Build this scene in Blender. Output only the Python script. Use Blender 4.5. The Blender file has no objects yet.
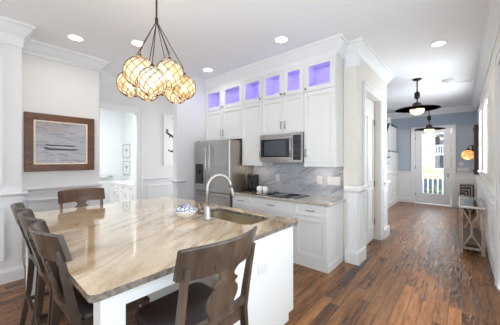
import bpy, bmesh, math, random
from mathutils import Vector, Matrix
random.seed(7)
C = bpy.context.scene.collection
PI = math.pi
H = 3.2            # ceiling height

# ---------------------------------------------------------------- camera, world, big lights, exposure
sc = bpy.context.scene
cd = bpy.data.cameras.new('camera'); cam = bpy.data.objects.new('camera', cd); C.objects.link(cam)
cd.sensor_fit = 'HORIZONTAL'; cd.sensor_width = 36.0; cd.lens = 36.0 * 243 / 500
cd.shift_y = -2.5 / 500; cd.clip_start = 0.02; cd.clip_end = 300
cam.location = (0, 0, 1.5); cam.rotation_euler = (PI / 2, 0, math.atan2(212, 243))
sc.camera = cam
sc.view_settings.view_transform = 'Standard'; sc.view_settings.look = 'None'
sc.view_settings.exposure = 0.23; sc.view_settings.gamma = 1.0
sc.view_settings.use_curve_mapping = False
sc.cycles.max_bounces = 10; sc.cycles.diffuse_bounces = 6; sc.cycles.glossy_bounces = 4
sc.cycles.transparent_max_bounces = 12; sc.cycles.transmission_bounces = 6
sc.cycles.caustics_reflective = False; sc.cycles.caustics_refractive = False
sc.cycles.sample_clamp_indirect = 6.0
w = bpy.data.worlds.new('world'); sc.world = w; w.use_nodes = True
w.node_tree.nodes['Background'].inputs[0].default_value = (0.78, 0.90, 1.0, 1)
w.node_tree.nodes['Background'].inputs[1].default_value = 3.0

def area(name, loc, size, energy, rot, color=(1, 1, 1), shape='RECTANGLE', spread=PI):
    l = bpy.data.lights.new(name, 'AREA'); l.shape = shape; l.size = size[0]
    if shape in ('RECTANGLE', 'ELLIPSE'): l.size_y = size[1]
    l.energy = energy; l.color = color; l.spread = spread
    o = bpy.data.objects.new(name, l); o.location = loc; o.rotation_euler = rot; C.objects.link(o)
    return o
def point(name, loc, energy, color=(1, .8, .55), r=.03):
    l = bpy.data.lights.new(name, 'POINT'); l.energy = energy; l.color = color; l.shadow_soft_size = r
    o = bpy.data.objects.new(name, l); o.location = loc; C.objects.link(o); return o
sl = bpy.data.lights.new('sun', 'SUN'); sl.energy = 3.0; sl.angle = .02; sl.color = (1, .96, .9)
so = bpy.data.objects.new('sun', sl); C.objects.link(so); so.rotation_euler = (math.radians(35), math.radians(20), 0)
DAY = (.84, .925, 1.0)
# unseen fill lamps added behind the camera: three in rear openings, one at left
for k, x in enumerate((-3.7, -2.0, -0.5)):
    area('rear_fill_light', (x, -4.5, 1.55), (1.25, 2.3), 11.5, (PI / 2, 0, 0), DAY)
area('side_fill_light', (-4.55, -2.6, 1.6), (2.4, 2.2), 12, (PI / 2, 0, -PI / 2), DAY)
area('recess_fill_light', (-4.85, 3.66, 1.6), (.7, 2.0), 9, (PI / 2, 0, PI), DAY)      # hidden fill lamp added to brighten the recess, behind the wall stub
# fill added at an unseen right-wall opening and, for the hall, at its windows
area('right_fill_light', (.30, .8, 1.5), (3.4, 2.2), 7, (PI / 2, 0, PI / 2), DAY)
area('hall_window_fill', (.40, 5.74, 1.9), (.72, 1.1), 36, (PI / 2, 0, PI / 2), DAY)
area('hall_window_fill', (.40, 7.35, 1.9), (.72, 1.2), 44, (PI / 2, 0, PI / 2), DAY)

# ---------------------------------------------------------------- materials
def lin(c): return tuple((x / 12.92 if x <= .04045 else ((x + .055) / 1.055) ** 2.4) for x in c)
def rgb(r, g, b): return (*lin((r / 255, g / 255, b / 255)), 1)
def mat(name, col, rough=.5, metal=0, spec=.5, coat=0, noise=0, nscale=40, bump=0, emit=None, es=0):
    m = bpy.data.materials.new(name); m.use_nodes = True; nt = m.node_tree; b = nt.nodes['Principled BSDF']
    b.inputs['Base Color'].default_value = col; b.inputs['Roughness'].default_value = rough
    b.inputs['Metallic'].default_value = metal; b.inputs['Specular IOR Level'].default_value = spec
    b.inputs['Coat Weight'].default_value = coat; b.inputs['Coat Roughness'].default_value = .05
    if emit: b.inputs['Emission Color'].default_value = emit; b.inputs['Emission Strength'].default_value = es
    if noise or bump:
        tc = nt.nodes.new('ShaderNodeTexCoord'); n = nt.nodes.new('ShaderNodeTexNoise'); n.inputs['Scale'].default_value = nscale
        n.inputs['Detail'].default_value = 4; nt.links.new(tc.outputs['Object'], n.inputs['Vector'])
        if noise:
            mx = nt.nodes.new('ShaderNodeMix'); mx.data_type = 'RGBA'
            mx.inputs[6].default_value = tuple(x * (1 - noise) for x in col[:3]) + (1,)
            mx.inputs[7].default_value = tuple(min(1, x * (1 + noise)) for x in col[:3]) + (1,)
            nt.links.new(n.outputs['Fac'], mx.inputs[0]); nt.links.new(mx.outputs[2], b.inputs['Base Color'])
        if bump:
            bp = nt.nodes.new('ShaderNodeBump'); bp.inputs['Strength'].default_value = bump; bp.inputs['Distance'].default_value = .01
            nt.links.new(n.outputs['Fac'], bp.inputs['Height']); nt.links.new(bp.outputs[0], b.inputs['Normal'])
    return m
def ramp(nt, stops):
    r = nt.nodes.new('ShaderNodeValToRGB'); e = r.color_ramp.elements
    e[0].position, e[0].color = stops[0]; e[1].position, e[1].color = stops[-1]
    for p, c in stops[1:-1]:
        x = e.new(p); x.color = c
    return r
def math_n(nt, op, a, b=None):
    n = nt.nodes.new('ShaderNodeMath'); n.operation = op
    for i, v in enumerate((a, b)):
        if v is None: continue
        if isinstance(v, (int, float)): n.inputs[i].default_value = v
        else: nt.links.new(v, n.inputs[i])
    return n.outputs[0]
def stretched(nt, scale, rot=(0, 0, 0), src='Object'):    # rotate first, then stretch
    tc = nt.nodes.new('ShaderNodeTexCoord'); m0 = nt.nodes.new('ShaderNodeMapping'); mp = nt.nodes.new('ShaderNodeMapping')
    m0.inputs['Rotation'].default_value = rot; mp.inputs['Scale'].default_value = scale
    nt.links.new(tc.outputs[src], m0.inputs['Vector']); nt.links.new(m0.outputs[0], mp.inputs['Vector']); return mp.outputs[0]
def noise_n(nt, vec, scale, detail=4, dist=0, rough=.5):
    n = nt.nodes.new('ShaderNodeTexNoise'); n.inputs['Scale'].default_value = scale; n.inputs['Detail'].default_value = detail
    n.inputs['Distortion'].default_value = dist; n.inputs['Roughness'].default_value = rough
    nt.links.new(vec, n.inputs['Vector']); return n.outputs['Fac']

white = mat('white_paint', rgb(228, 227, 224), .35)
trimw = mat('white_trim_paint', rgb(234, 234, 234), .4)
wallp = mat('wall_paint', rgb(230, 227, 223), .8, noise=.01, nscale=3)
wallw = mat('wall_paint_pale', rgb(228, 227, 226), .8, noise=.01, nscale=3)
blue = mat('blue_grey_paint', rgb(172, 184, 199), .8, noise=.01, nscale=3)
cream = mat('cream_and_warm_light_paint', rgb(226, 220, 211), .8)  # pantry's own cream; on the right wall it paints in warm light
bathp = mat('bath_wall_paint', rgb(228, 232, 234), .8)
ceilp = mat('ceiling_paint', rgb(240, 240, 241), .9, noise=.01, nscale=2)
steel = mat('stainless_steel', rgb(186, 184, 181), .28, 1, noise=.06, nscale=6)
nickel = mat('brushed_nickel', rgb(176, 173, 166), .34, 1)
pewter = mat('pewter', rgb(120, 112, 102), .3, 1)
blackg = mat('black_glass', rgb(16, 16, 20), .04, 0, .8)
blackp = mat('black_plastic', rgb(20, 22, 26), .25)
darkm = mat('dark_bronze', rgb(48, 38, 32), .4, .6)
leather = mat('dark_leather', rgb(48, 38, 36), .38, noise=.2, nscale=30, bump=.05)
plate = mat('white_plastic', rgb(214, 214, 212), .3)
china = mat('white_china', rgb(245, 245, 245), .1, coat=.5)
shadem = mat('bronze_shade', rgb(74, 58, 48), .35, .7)
brassy = mat('bronze_fitting', rgb(92, 66, 46), .4, .7)
lampon = mat('downlight_lens', rgb(255, 255, 250), .5, emit=(1, .97, .92, 1), es=5)
sinkm = mat('sink_steel', rgb(206, 196, 176), .3, 1, noise=.15, nscale=5)

def wood(name, cols, sc_=(3, 3, 30), rough=.35, spec=.5, rot=(0, 0, 0)):
    m = mat(name, cols[1], rough, 0, spec); nt = m.node_tree; b = nt.nodes['Principled BSDF']
    v = stretched(nt, sc_, rot); f = noise_n(nt, v, 1.5, 6, .8, .6)
    r = ramp(nt, [(.25, cols[0]), (.5, cols[1]), (.75, cols[2])])
    nt.links.new(f, r.inputs[0]); nt.links.new(r.outputs[0], b.inputs['Base Color']); return m
chairw = wood('grey_brown_wood', (rgb(50, 39, 31), rgb(76, 62, 51), rgb(102, 86, 73)), (6, 6, 2.5), .28)
chair_lit = wood('lit_stool_wood', (rgb(70, 48, 31), rgb(94, 67, 45), rgb(116, 84, 58)), (6, 6, 2.5), .35)  # same stool wood, with the far stool's warm lighting put into the colour
framew = wood('frame_wood', (rgb(62, 36, 20), rgb(102, 62, 36), rgb(128, 82, 50)), (10, 4, 10), .4)
boardw = wood('dark_board_wood', (rgb(36, 22, 16), rgb(62, 38, 26), rgb(86, 52, 34)), (10, 10, 3), .4)
consw = wood('weathered_wood', (rgb(140, 124, 108), rgb(176, 158, 140), rgb(204, 190, 172)), (8, 8, 3), .6)
treadw = mat('dark_tread_wood', rgb(40, 30, 26), .3)

def floor_mat():
    m = mat('hand_scraped_wood_floor', rgb(110, 70, 40), .3, 0, .5); nt = m.node_tree; b = nt.nodes['Principled BSDF']
    tc = nt.nodes.new('ShaderNodeTexCoord'); sp = nt.nodes.new('ShaderNodeSeparateXYZ'); nt.links.new(tc.outputs['Object'], sp.inputs[0])
    W = .105; L = 1.15
    xi = math_n(nt, 'DIVIDE', sp.outputs[0], W); row = math_n(nt, 'FLOOR', xi)
    wn = nt.nodes.new('ShaderNodeTexWhiteNoise'); wn.noise_dimensions = '1D'; nt.links.new(row, wn.inputs['W'])
    yi = math_n(nt, 'ADD', math_n(nt, 'DIVIDE', sp.outputs[1], L), math_n(nt, 'MULTIPLY', wn.outputs[0], 7.3)); col = math_n(nt, 'FLOOR', yi)
    cx = nt.nodes.new('ShaderNodeCombineXYZ'); nt.links.new(row, cx.inputs[0]); nt.links.new(col, cx.inputs[1])
    wp = nt.nodes.new('ShaderNodeTexWhiteNoise'); wp.noise_dimensions = '2D'; nt.links.new(cx.outputs[0], wp.inputs['Vector'])
    # grain: stretched along the plank, shifted per plank
    mp = nt.nodes.new('ShaderNodeMapping'); mp.inputs['Scale'].default_value = (22, 2.2, 1); nt.links.new(tc.outputs['Object'], mp.inputs['Vector'])
    ad = nt.nodes.new('ShaderNodeVectorMath'); ad.operation = 'ADD'; sc2 = nt.nodes.new('ShaderNodeVectorMath'); sc2.operation = 'SCALE'; sc2.inputs['Scale'].default_value = 40
    nt.links.new(wp.outputs['Color'], sc2.inputs[0]); nt.links.new(mp.outputs[0], ad.inputs[0]); nt.links.new(sc2.outputs[0], ad.inputs[1])
    g = noise_n(nt, ad.outputs[0], .8, 6, 1.4, .65)
    big = noise_n(nt, ad.outputs[0], .16, 2, .5)
    t = math_n(nt, 'ADD', math_n(nt, 'MULTIPLY', g, .75), math_n(nt, 'ADD', math_n(nt, 'MULTIPLY', wp.outputs[0], .2), math_n(nt, 'MULTIPLY', big, .3)))
    r = ramp(nt, [(.38, rgb(36, 20, 8)), (.50, rgb(84, 49, 20)), (.62, rgb(126, 78, 36)), (.76, rgb(150, 100, 54)), (.92, rgb(184, 134, 82))])
    nt.links.new(t, r.inputs[0])
    fx = math_n(nt, 'FRACT', xi); fy = math_n(nt, 'FRACT', yi)
    gx = math_n(nt, 'MULTIPLY', math_n(nt, 'GREATER_THAN', fx, .025), math_n(nt, 'GREATER_THAN', fy, .004))
    mx = nt.nodes.new('ShaderNodeMix'); mx.data_type = 'RGBA'; mx.inputs[6].default_value = rgb(48, 26, 14)
    nt.links.new(gx, mx.inputs[0]); nt.links.new(r.outputs[0], mx.inputs[7]); nt.links.new(mx.outputs[2], b.inputs['Base Color'])
    vv = stretched(nt, (17, 4.2, 1)); rip = noise_n(nt, vv, 1.3, 2, 1.2, .4)
    hh = math_n(nt, 'ADD', math_n(nt, 'MULTIPLY', rip, 1.0), math_n(nt, 'MULTIPLY', gx, .12))
    bp = nt.nodes.new('ShaderNodeBump'); bp.inputs['Strength'].default_value = .8; bp.inputs['Distance'].default_value = .017
    nt.links.new(hh, bp.inputs['Height']); nt.links.new(bp.outputs[0], b.inputs['Normal'])
    b.inputs['Roughness'].default_value = .27; b.inputs['Coat Weight'].default_value = .15; b.inputs['Coat Roughness'].default_value = .2; nt.links.new(bp.outputs[0], b.inputs['Coat Normal'])
    return m
floorm = floor_mat()

def stone(name, stops, scale, rot, rough=.08, speck=None, dist=1.5, s=1.0):
    m = mat(name, stops[0][1], rough, 0, .7, coat=1); nt = m.node_tree; b = nt.nodes['Principled BSDF']; b.inputs['Coat IOR'].default_value = 1.75
    v = stretched(nt, scale, rot); f = noise_n(nt, v, s, 8, dist, .6)
    r = ramp(nt, stops); nt.links.new(f, r.inputs[0]); out = r.outputs[0]
    if speck:
        v2 = stretched(nt, (1, 1, 1)); f2 = noise_n(nt, v2, 90, 3)
        r2 = ramp(nt, [(.38, speck), (.5, (1, 1, 1, 1))]); nt.links.new(f2, r2.inputs[0])
        mx = nt.nodes.new('ShaderNodeMix'); mx.data_type = 'RGBA'; mx.blend_type = 'MULTIPLY'; mx.inputs[0].default_value = .25
        nt.links.new(out, mx.inputs[6]); nt.links.new(r2.outputs[0], mx.inputs[7]); out = mx.outputs[2]
    nt.links.new(out, b.inputs['Base Color']); return m
granite = stone('cream_granite', [(.28, rgb(166, 132, 98)), (.38, rgb(198, 166, 126)), (.46, rgb(226, 200, 162)), (.55, rgb(235, 212, 176)), (.62, rgb(208, 174, 132)), (.7, rgb(224, 198, 162)), (.8, rgb(166, 142, 120))],
                (3.2, .5, 1), (0, 0, -.46), .05, rgb(180, 160, 140), 1.8, 1.3)
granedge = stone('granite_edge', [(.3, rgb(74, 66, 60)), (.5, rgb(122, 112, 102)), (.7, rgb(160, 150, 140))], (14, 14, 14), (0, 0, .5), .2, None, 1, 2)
perim = stone('perimeter_granite', [(.3, rgb(128, 116, 106)), (.5, rgb(186, 170, 152)), (.7, rgb(208, 196, 180))], (2, 5, 1), (0, 0, .3), .08, rgb(150, 140, 130), 1.5, 1.6)
marble = stone('grey_marble', [(.3, rgb(126, 130, 140)), (.43, rgb(158, 161, 170)), (.52, rgb(182, 184, 192)), (.6, rgb(160, 163, 172)), (.75, rgb(196, 197, 202))],
               (1.6, 1, 12), (0, .42, 0), .1, None, 1.2, 1.5)

def glass_mat(name, tint=(1, 1, 1, 1), amt=.12):
    m = bpy.data.materials.new(name); m.use_nodes = True; nt = m.node_tree; nt.nodes.clear()
    o = nt.nodes.new('ShaderNodeOutputMaterial'); t = nt.nodes.new('ShaderNodeBsdfTransparent'); t.inputs[0].default_value = tint
    g = nt.nodes.new('ShaderNodeBsdfGlossy'); g.inputs['Roughness'].default_value = .02; mx = nt.nodes.new('ShaderNodeMixShader'); mx.inputs[0].default_value = amt
    nt.links.new(t.outputs[0], mx.inputs[1]); nt.links.new(g.outputs[0], mx.inputs[2]); nt.links.new(mx.outputs[0], o.inputs[0]); return m
pane = glass_mat('clear_glass', amt=.06)
cabglass = glass_mat('cabinet_glass', amt=.05)
greenglass = glass_mat('table_glass', (.86, .92, .9, 1), .35)
def shade_mat(name, cols, es, scale=16):
    m = bpy.data.materials.new(name); m.use_nodes = True; nt = m.node_tree; b = nt.nodes['Principled BSDF']
    v = nt.nodes.new('ShaderNodeTexVoronoi'); v.inputs['Scale'].default_value = scale
    tc = nt.nodes.new('ShaderNodeTexCoord'); nt.links.new(tc.outputs['Object'], v.inputs['Vector'])
    sp = nt.nodes.new('ShaderNodeSeparateColor'); nt.links.new(v.outputs['Color'], sp.inputs[0])
    r = ramp(nt, [(0, cols[0]), (.5, cols[1]), (1, cols[2])]); nt.links.new(sp.outputs[0], r.inputs[0])
    nt.links.new(r.outputs[0], b.inputs['Base Color']); nt.links.new(r.outputs[0], b.inputs['Emission Color'])
    b.inputs['Emission Strength'].default_value = es; b.inputs['Roughness'].default_value = .2
    t = nt.nodes.new('ShaderNodeBsdfTransparent'); t.inputs[0].default_value = (1, .92, .8, 1); mx = nt.nodes.new('ShaderNodeMixShader'); mx.inputs[0].default_value = .3
    o = nt.nodes['Material Output']; nt.links.new(b.outputs[0], mx.inputs[1]); nt.links.new(t.outputs[0], mx.inputs[2]); nt.links.new(mx.outputs[0], o.inputs[0])
    return m
capiz = shade_mat('capiz_shell_glass', (rgb(214, 178, 124), rgb(242, 222, 184), rgb(255, 248, 234)), .5, 17)
amber = shade_mat('amber_shade_glass', (rgb(206, 132, 60), rgb(240, 178, 100), rgb(255, 224, 170)), .7, 24)
ribbed = shade_mat('lit_ribbed_glass', (rgb(250, 205, 140), rgb(255, 226, 180), rgb(255, 240, 215)), .5, 10)
bulbm = mat('lit_bulb', rgb(255, 240, 210), .5, emit=(1, .85, .62, 1), es=9)

# ---------------------------------------------------------------- mesh helpers
def root_loc(o):
    while o is not None and o.parent is not None: o = o.parent
    return Vector(o.location) if o is not None else Vector((0, 0, 0))
def tag(o, label=None, cat=None, group=None, kind=None):
    for k, v in (('label', label), ('category', cat), ('group', group), ('kind', kind)):
        if v: o[k] = v
    return o
def thing(name, label, cat, loc=(0, 0, 0), rz=0, group=None):
    o = bpy.data.objects.new(name, None); o.empty_display_size = .1; C.objects.link(o)
    o.location = loc; o.rotation_euler = (0, 0, rz); return tag(o, label, cat, group)
class MB:
    def __init__(s): s.v = []; s.f = []; s.sm = []
    def add(s, vs, fs, smooth=False):
        n = len(s.v); s.v += [tuple(x) for x in vs]; s.f += [tuple(i + n for i in f) for f in fs]; s.sm += [smooth] * len(fs); return s
    def box(s, x0, x1, y0, y1, z0, z1):
        return s.add([(x0, y0, z0), (x1, y0, z0), (x1, y1, z0), (x0, y1, z0), (x0, y0, z1), (x1, y0, z1), (x1, y1, z1), (x0, y1, z1)],
                     [(0, 3, 2, 1), (4, 5, 6, 7), (0, 1, 5, 4), (1, 2, 6, 5), (2, 3, 7, 6), (3, 0, 4, 7)])
    def mbox(s, mp, a0, a1, z0, z1, d0, d1):
        p = [mp(a, z, d) for d in (d0, d1) for z in (z0, z1) for a in (a0, a1)]
        return s.add(p, [(0, 1, 3, 2), (4, 6, 7, 5), (0, 4, 5, 1), (2, 3, 7, 6), (0, 2, 6, 4), (1, 5, 7, 3)])
    def bar(s, p, q, w, h=None, up=(0, 0, 1), w2=None, h2=None):
        p, q = Vector(p), Vector(q); h = h or w; w2 = w2 or w; h2 = h2 or h
        d = (q - p).normalized(); u = Vector(up)
        if abs(d.dot(u)) > .98: u = Vector((1, 0, 0))
        a = d.cross(u).normalized(); b = a.cross(d).normalized()
        vs = [c + a * (i * ww / 2) + b * (j * hh / 2) for c, ww, hh in ((p, w, h), (q, w2, h2)) for i, j in ((-1, -1), (1, -1), (1, 1), (-1, 1))]
        return s.add(vs, [(0, 3, 2, 1), (4, 5, 6, 7), (0, 1, 5, 4), (1, 2, 6, 5), (2, 3, 7, 6), (3, 0, 4, 7)])
    def tube(s, pts, r, n=10, caps=True):
        pts = [Vector(p) for p in pts]; rr = r if isinstance(r, (list, tuple)) else [r] * len(pts)
        rings = []; prev = None
        for i, p in enumerate(pts):
            d = ((pts[min(i + 1, len(pts) - 1)] - pts[max(i - 1, 0)])).normalized()
            if prev is None:
                u = Vector((0, 0, 1)) if abs(d.z) < .9 else Vector((1, 0, 0)); a = d.cross(u).normalized()
            else: a = (prev - d * prev.dot(d)).normalized()
            prev = a; b = d.cross(a)
            rings.append([p + (a * math.cos(2 * PI * k / n) + b * math.sin(2 * PI * k / n)) * rr[i] for k in range(n)])
        vs = [v for ring in rings for v in ring]; fs = []
        for i in range(len(pts) - 1):
            for k in range(n): fs.append((i * n + k, i * n + (k + 1) % n, (i + 1) * n + (k + 1) % n, (i + 1) * n + k))
        s.add(vs, fs, True)
        if caps:
            m = len(s.v) - len(vs); s.f.append(tuple(m + k for k in reversed(range(n)))); s.f.append(tuple(m + (len(pts) - 1) * n + k for k in range(n))); s.sm += [False, False]
        return s
    def lathe(s, c, prof, n=24, sx=1, sy=1):
        cx, cy, cz = c; vs = []; fs = []
        for r, z in prof:
            for k in range(n): vs.append((cx + sx * r * math.cos(2 * PI * k / n), cy + sy * r * math.sin(2 * PI * k / n), cz + z))
        for i in range(len(prof) - 1):
            for k in range(n): fs.append((i * n + k, i * n + (k + 1) % n, (i + 1) * n + (k + 1) % n, (i + 1) * n + k))
        s.add(vs, fs, True); m = len(s.v) - len(vs)
        if prof[0][0] > 1e-5: s.f.append(tuple(m + k for k in reversed(range(n)))); s.sm.append(False)
        if prof[-1][0] > 1e-5: s.f.append(tuple(m + (len(prof) - 1) * n + k for k in range(n))); s.sm.append(False)
        return s
    def prism(s, poly, mp, d0, d1):     # poly in (a, z), extruded in d
        n = len(poly); vs = [mp(a, z, d0) for a, z in poly] + [mp(a, z, d1) for a, z in poly]
        return s.add(vs, [tuple(range(n)), tuple(reversed(range(n, 2 * n)))] + [(i, i + n, (i + 1) % n + n, (i + 1) % n) for i in range(n)])
    def sweep(s, path, prof, closed=False):   # room lies to the right of the travel direction
        n = len(path); P = [Vector(p) for p in path]; rings = []
        for i in range(n):
            def nrm(a, b): d = (b - a).normalized(); return Vector((d.y, -d.x))
            if closed: n1, n2 = nrm(P[i - 1], P[i]), nrm(P[i], P[(i + 1) % n])
            else: n1 = nrm(P[i - 1], P[i]) if i else nrm(P[0], P[1]); n2 = nrm(P[i], P[i + 1]) if i < n - 1 else n1
            mt = n1 + n2; mt = mt / max(mt.dot(n1), .2) if mt.length > .01 else n1
            rings.append([(P[i].x + mt.x * o, P[i].y + mt.y * o, z) for o, z in prof])
        m = len(prof); vs = [v for r in rings for v in r]; fs = []
        for i in range(n if closed else n - 1):
            for k in range(m): fs.append((i * m + k, ((i + 1) % n) * m + k, ((i + 1) % n) * m + (k + 1) % m, i * m + (k + 1) % m))
        if not closed: fs += [tuple(range(m)), tuple(reversed(range((n - 1) * m, n * m)))]
        return s.add(vs, fs)
    def build(s, name, m, parent=None, bevel=0, label=None, seg=2):
        off = root_loc(parent); me = bpy.data.meshes.new(name)
        me.from_pydata([tuple(Vector(v) - off) for v in s.v], [], s.f); me.update()
        bm = bmesh.new(); bm.from_mesh(me); bmesh.ops.recalc_face_normals(bm, faces=bm.faces); bm.to_mesh(me); bm.free()
        for p, k in zip(me.polygons, s.sm): p.use_smooth = k
        me.materials.append(m); o = bpy.data.objects.new(name, me); C.objects.link(o); o.parent = parent
        if bevel:
            b = o.modifiers.new('bevel', 'BEVEL'); b.width = bevel; b.segments = seg; b.limit_method = 'ANGLE'; b.angle_limit = math.radians(35)
        if label: o['label'] = label
        return o
def struct(name, mb, m, bevel=0): return tag(mb.build(name, m, None, bevel), kind='structure')
FY = lambda y: (lambda a, z, d: (a, y - d, z))      # faces -Y
FX = lambda x: (lambda a, z, d: (x + d, a, z))      # faces +X
FXm = lambda x: (lambda a, z, d: (x - d, a, z))     # faces -X
def ring(mb, mp, a0, a1, z0, z1, w, d0, d1):
    mb.mbox(mp, a0, a1, z0, z0 + w, d0, d1); mb.mbox(mp, a0, a1, z1 - w, z1, d0, d1)
    mb.mbox(mp, a0, a0 + w, z0 + w, z1 - w, d0, d1); mb.mbox(mp, a1 - w, a1, z0 + w, z1 - w, d0, d1)
def mould(mb, mp, a0, a1, z0, z1):                  # applied panel moulding, stepped
    ring(mb, mp, a0, a1, z0, z1, .036, 0, .016); ring(mb, mp, a0 + .006, a1 - .006, z0 + .006, z1 - .006, .016, .016, .03)
CROWN = [(0, H - .19), (.014, H - .19), (.018, H - .155), (.045, H - .12), (.085, H - .06), (.1, H - .04), (.118, H - .035), (.125, H - .002), (0, H - .002)]
BASE = [(0, 0), (.022, 0), (.022, .13), (.014, .155), (.012, .17), (0, .17)]
RAIL = [(0, 1.0), (.012, 1.0), (.016, 1.05), (.03, 1.065), (.055, 1.075), (.055, 1.1), (0, 1.1)]

# ---------------------------------------------------------------- setting
XR = .33
struct('floor', MB().box(-5.28, XR, -4.6, 10.2, -.1, 0).box(-2.75, XR, 10.2, 10.32, -.1, -.001), floorm)
struct('ceiling', MB().box(-9, XR + .3, -4.7, 10.4, H, H + .12), ceilp)
struct('wall_right', MB().box(XR, XR + .15, 4.02, 5.35, 0, H).box(XR, XR + .15, 6.13, 6.95, 0, H).box(XR, XR + .15, 7.75, 8.4, 0, H).box(XR, XR + .15, 5.35, 6.13, 0, 1.3).box(XR, XR + .15, 5.35, 6.13, 2.48, H).box(XR, XR + .15, 6.95, 7.75, 0, 1.25).box(XR, XR + .15, 6.95, 7.75, 2.56, H).box(XR, XR + .15, -4.6, -1.0, 0, H).box(XR, XR + .15, 2.6, 2.9, 0, H).box(XR, XR + .15, -1.0, 2.6, 0, .35).box(XR, XR + .15, -1.0, 2.6, 2.7, H).box(XR, XR + .15, 2.9, 4.02, 2.6, H), cream)  # same wall as the blue-grey stretch; warm light put into its colour
struct('wall_hall_right', MB().box(XR, XR + .15, 8.4, 10.2, 0, H), blue)
struct('wall_front', MB().box(-2.75, -1.24, 10.2, 10.35, 0, H).box(-.26, XR + .15, 10.2, 10.35, 0, H).box(-1.24, -.26, 10.2, 10.35, 2.53, H), blue)
struct('wall_stair_side', MB().box(-2.9, -2.75, 5.52, 10.35, 0, H), blue)
# kitchen back wall, pantry block with its door opening
struct('wall_kitchen', MB().box(-5.28, -1.28, 3.72, 3.85, 0, H), wallw)
struct('wall_pantry', MB().box(-1.28, -1.15, 3.66, 4.06, 0, H).box(-1.28, -1.15, 5.03, 5.52, 0, H).box(-1.28, -1.15, 4.06, 5.03, 2.6, H)
       .box(-1.335, -1.28, 3.66, 3.72, 0, H).box(-2.75, -1.28, 5.4, 5.52, 0, H), cream)
struct('wall_refrigerator_side', MB().box(-4.35, -4.21, 2.65, 3.72, 0, H), wallw)
struct('wall_picture', MB().box(-5.28, -4.67, -.55, 1.435, 0, H), wallp)
struct('wall_left_pier', MB().box(-4.67, -4.2, -1.2, .42, 0, H), wallw)
struct('wall_left', MB().box(-4.9, -4.67, -4.6, -.55, 0, H), wallp)
struct('wall_doorway', MB().box(-5.42, -5.28, 1.3, 1.62, 0, H).box(-5.42, -5.28, 2.35, 3.85, 0, H).box(-5.42, -5.28, 1.62, 2.35, 2.52, H), wallp)
rw = MB().box(-4.9, XR, -4.75, -4.6, 0, .4).box(-4.9, XR, -4.75, -4.6, 2.7, H)
for a, b in ((-4.9, -4.33), (-3.07, -2.63), (-1.37, -1.13), (.13, XR)): rw.box(a, b, -4.75, -4.6, .4, 2.7)
struct('wall_rear', rw, wallp)
# side room beyond the doorway
struct('floor_bath', MB().box(-8.5, -5.28, .3, 3.4, -.1, .0), mat('pale_tile', rgb(205, 205, 203), .3))
struct('wall_bath_back', MB().box(-8.55, -8.4, .3, 3.4, 0, H), bathp)
struct('wall_bath_right', MB().box(-8.4, -5.42, 3.25, 3.4, 0, H), bathp)
struct('wall_bath_left', MB().box(-8.4, -5.42, .2, .3, 0, H), bathp)
area('bath_fill_light', (-6.05, 1.75, 3.12), (1.0, 1.4), 58, (0, 0, 0), (1, 1, 1))  # unseen lamp added to brighten the side room
# crown, rails, baseboards
LP = [(-4.67, -1.2), (-4.2, -1.2), (-4.2, .42), (-4.67, .42), (-4.67, 1.435), (-5.28, 1.435)]
struct('trim_1', MB().sweep([(-4.2, -1.2)] + LP[2:] + [(-5.28, 3.72), (-4.35, 3.72), (-4.35, 2.65), (-4.21, 2.65), (-4.21, 3.37)], CROWN), trimw)
struct('trim_2', MB().sweep([(-1.335, 3.66), (-1.15, 3.66), (-1.15, 5.52), (-2.75, 5.52), (-2.75, 10.2), (XR, 10.2), (XR, -4.6)], CROWN), trimw)
struct('trim_3', MB().sweep([(-4.2, -1.2)] + LP[2:] + [(-5.28, 1.52)], RAIL).sweep([(-5.28, 2.46), (-5.28, 3.72), (-4.35, 3.72), (-4.35, 2.65), (-4.21, 2.65), (-4.21, 2.83)], RAIL), trimw)
struct('baseboard_left', MB().sweep([(-4.2, -1.2)] + LP[2:] + [(-5.28, 1.52)], BASE).sweep([(-5.28, 2.46), (-5.28, 3.72), (-4.35, 3.72), (-4.35, 2.65), (-4.21, 2.65), (-4.21, 3.0)], BASE), trimw)
FRZ = [(0, H - .34), (.018, H - .34), (.018, H - .15), (0, H - .15)]
struct('trim_4', MB().sweep([(-4.2, -1.2), (-4.2, .42), (-4.67, .42)], [(0, H - .28), (.012, H - .28), (.012, H - .15), (0, H - .15)])
       .sweep([(-1.3, 3.66), (-1.15, 3.66), (-1.15, 3.74)], FRZ), trimw)
# wainscot skins (white below the rail) and mouldings
ws = MB(); m = FX(-4.67)
ws.mbox(m, .42, 1.435, .1, 1.02, 0, .004); mould(ws, m, .52, 1.34, .27, .93)
m = FX(-5.28); ws.mbox(m, 2.46, 3.72, .1, 1.02, 0, .004); mould(ws, m, 2.56, 3.6, .27, .93)
m = FX(-4.2); ws.mbox(m, -1.2, .42, .1, 1.02, 0, .004); mould(ws, m, -.3, .27, .27, .93); mould(ws, m, -.3, .25, 1.2, 2.75)
struct('trim_5', ws, trimw)
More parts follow.
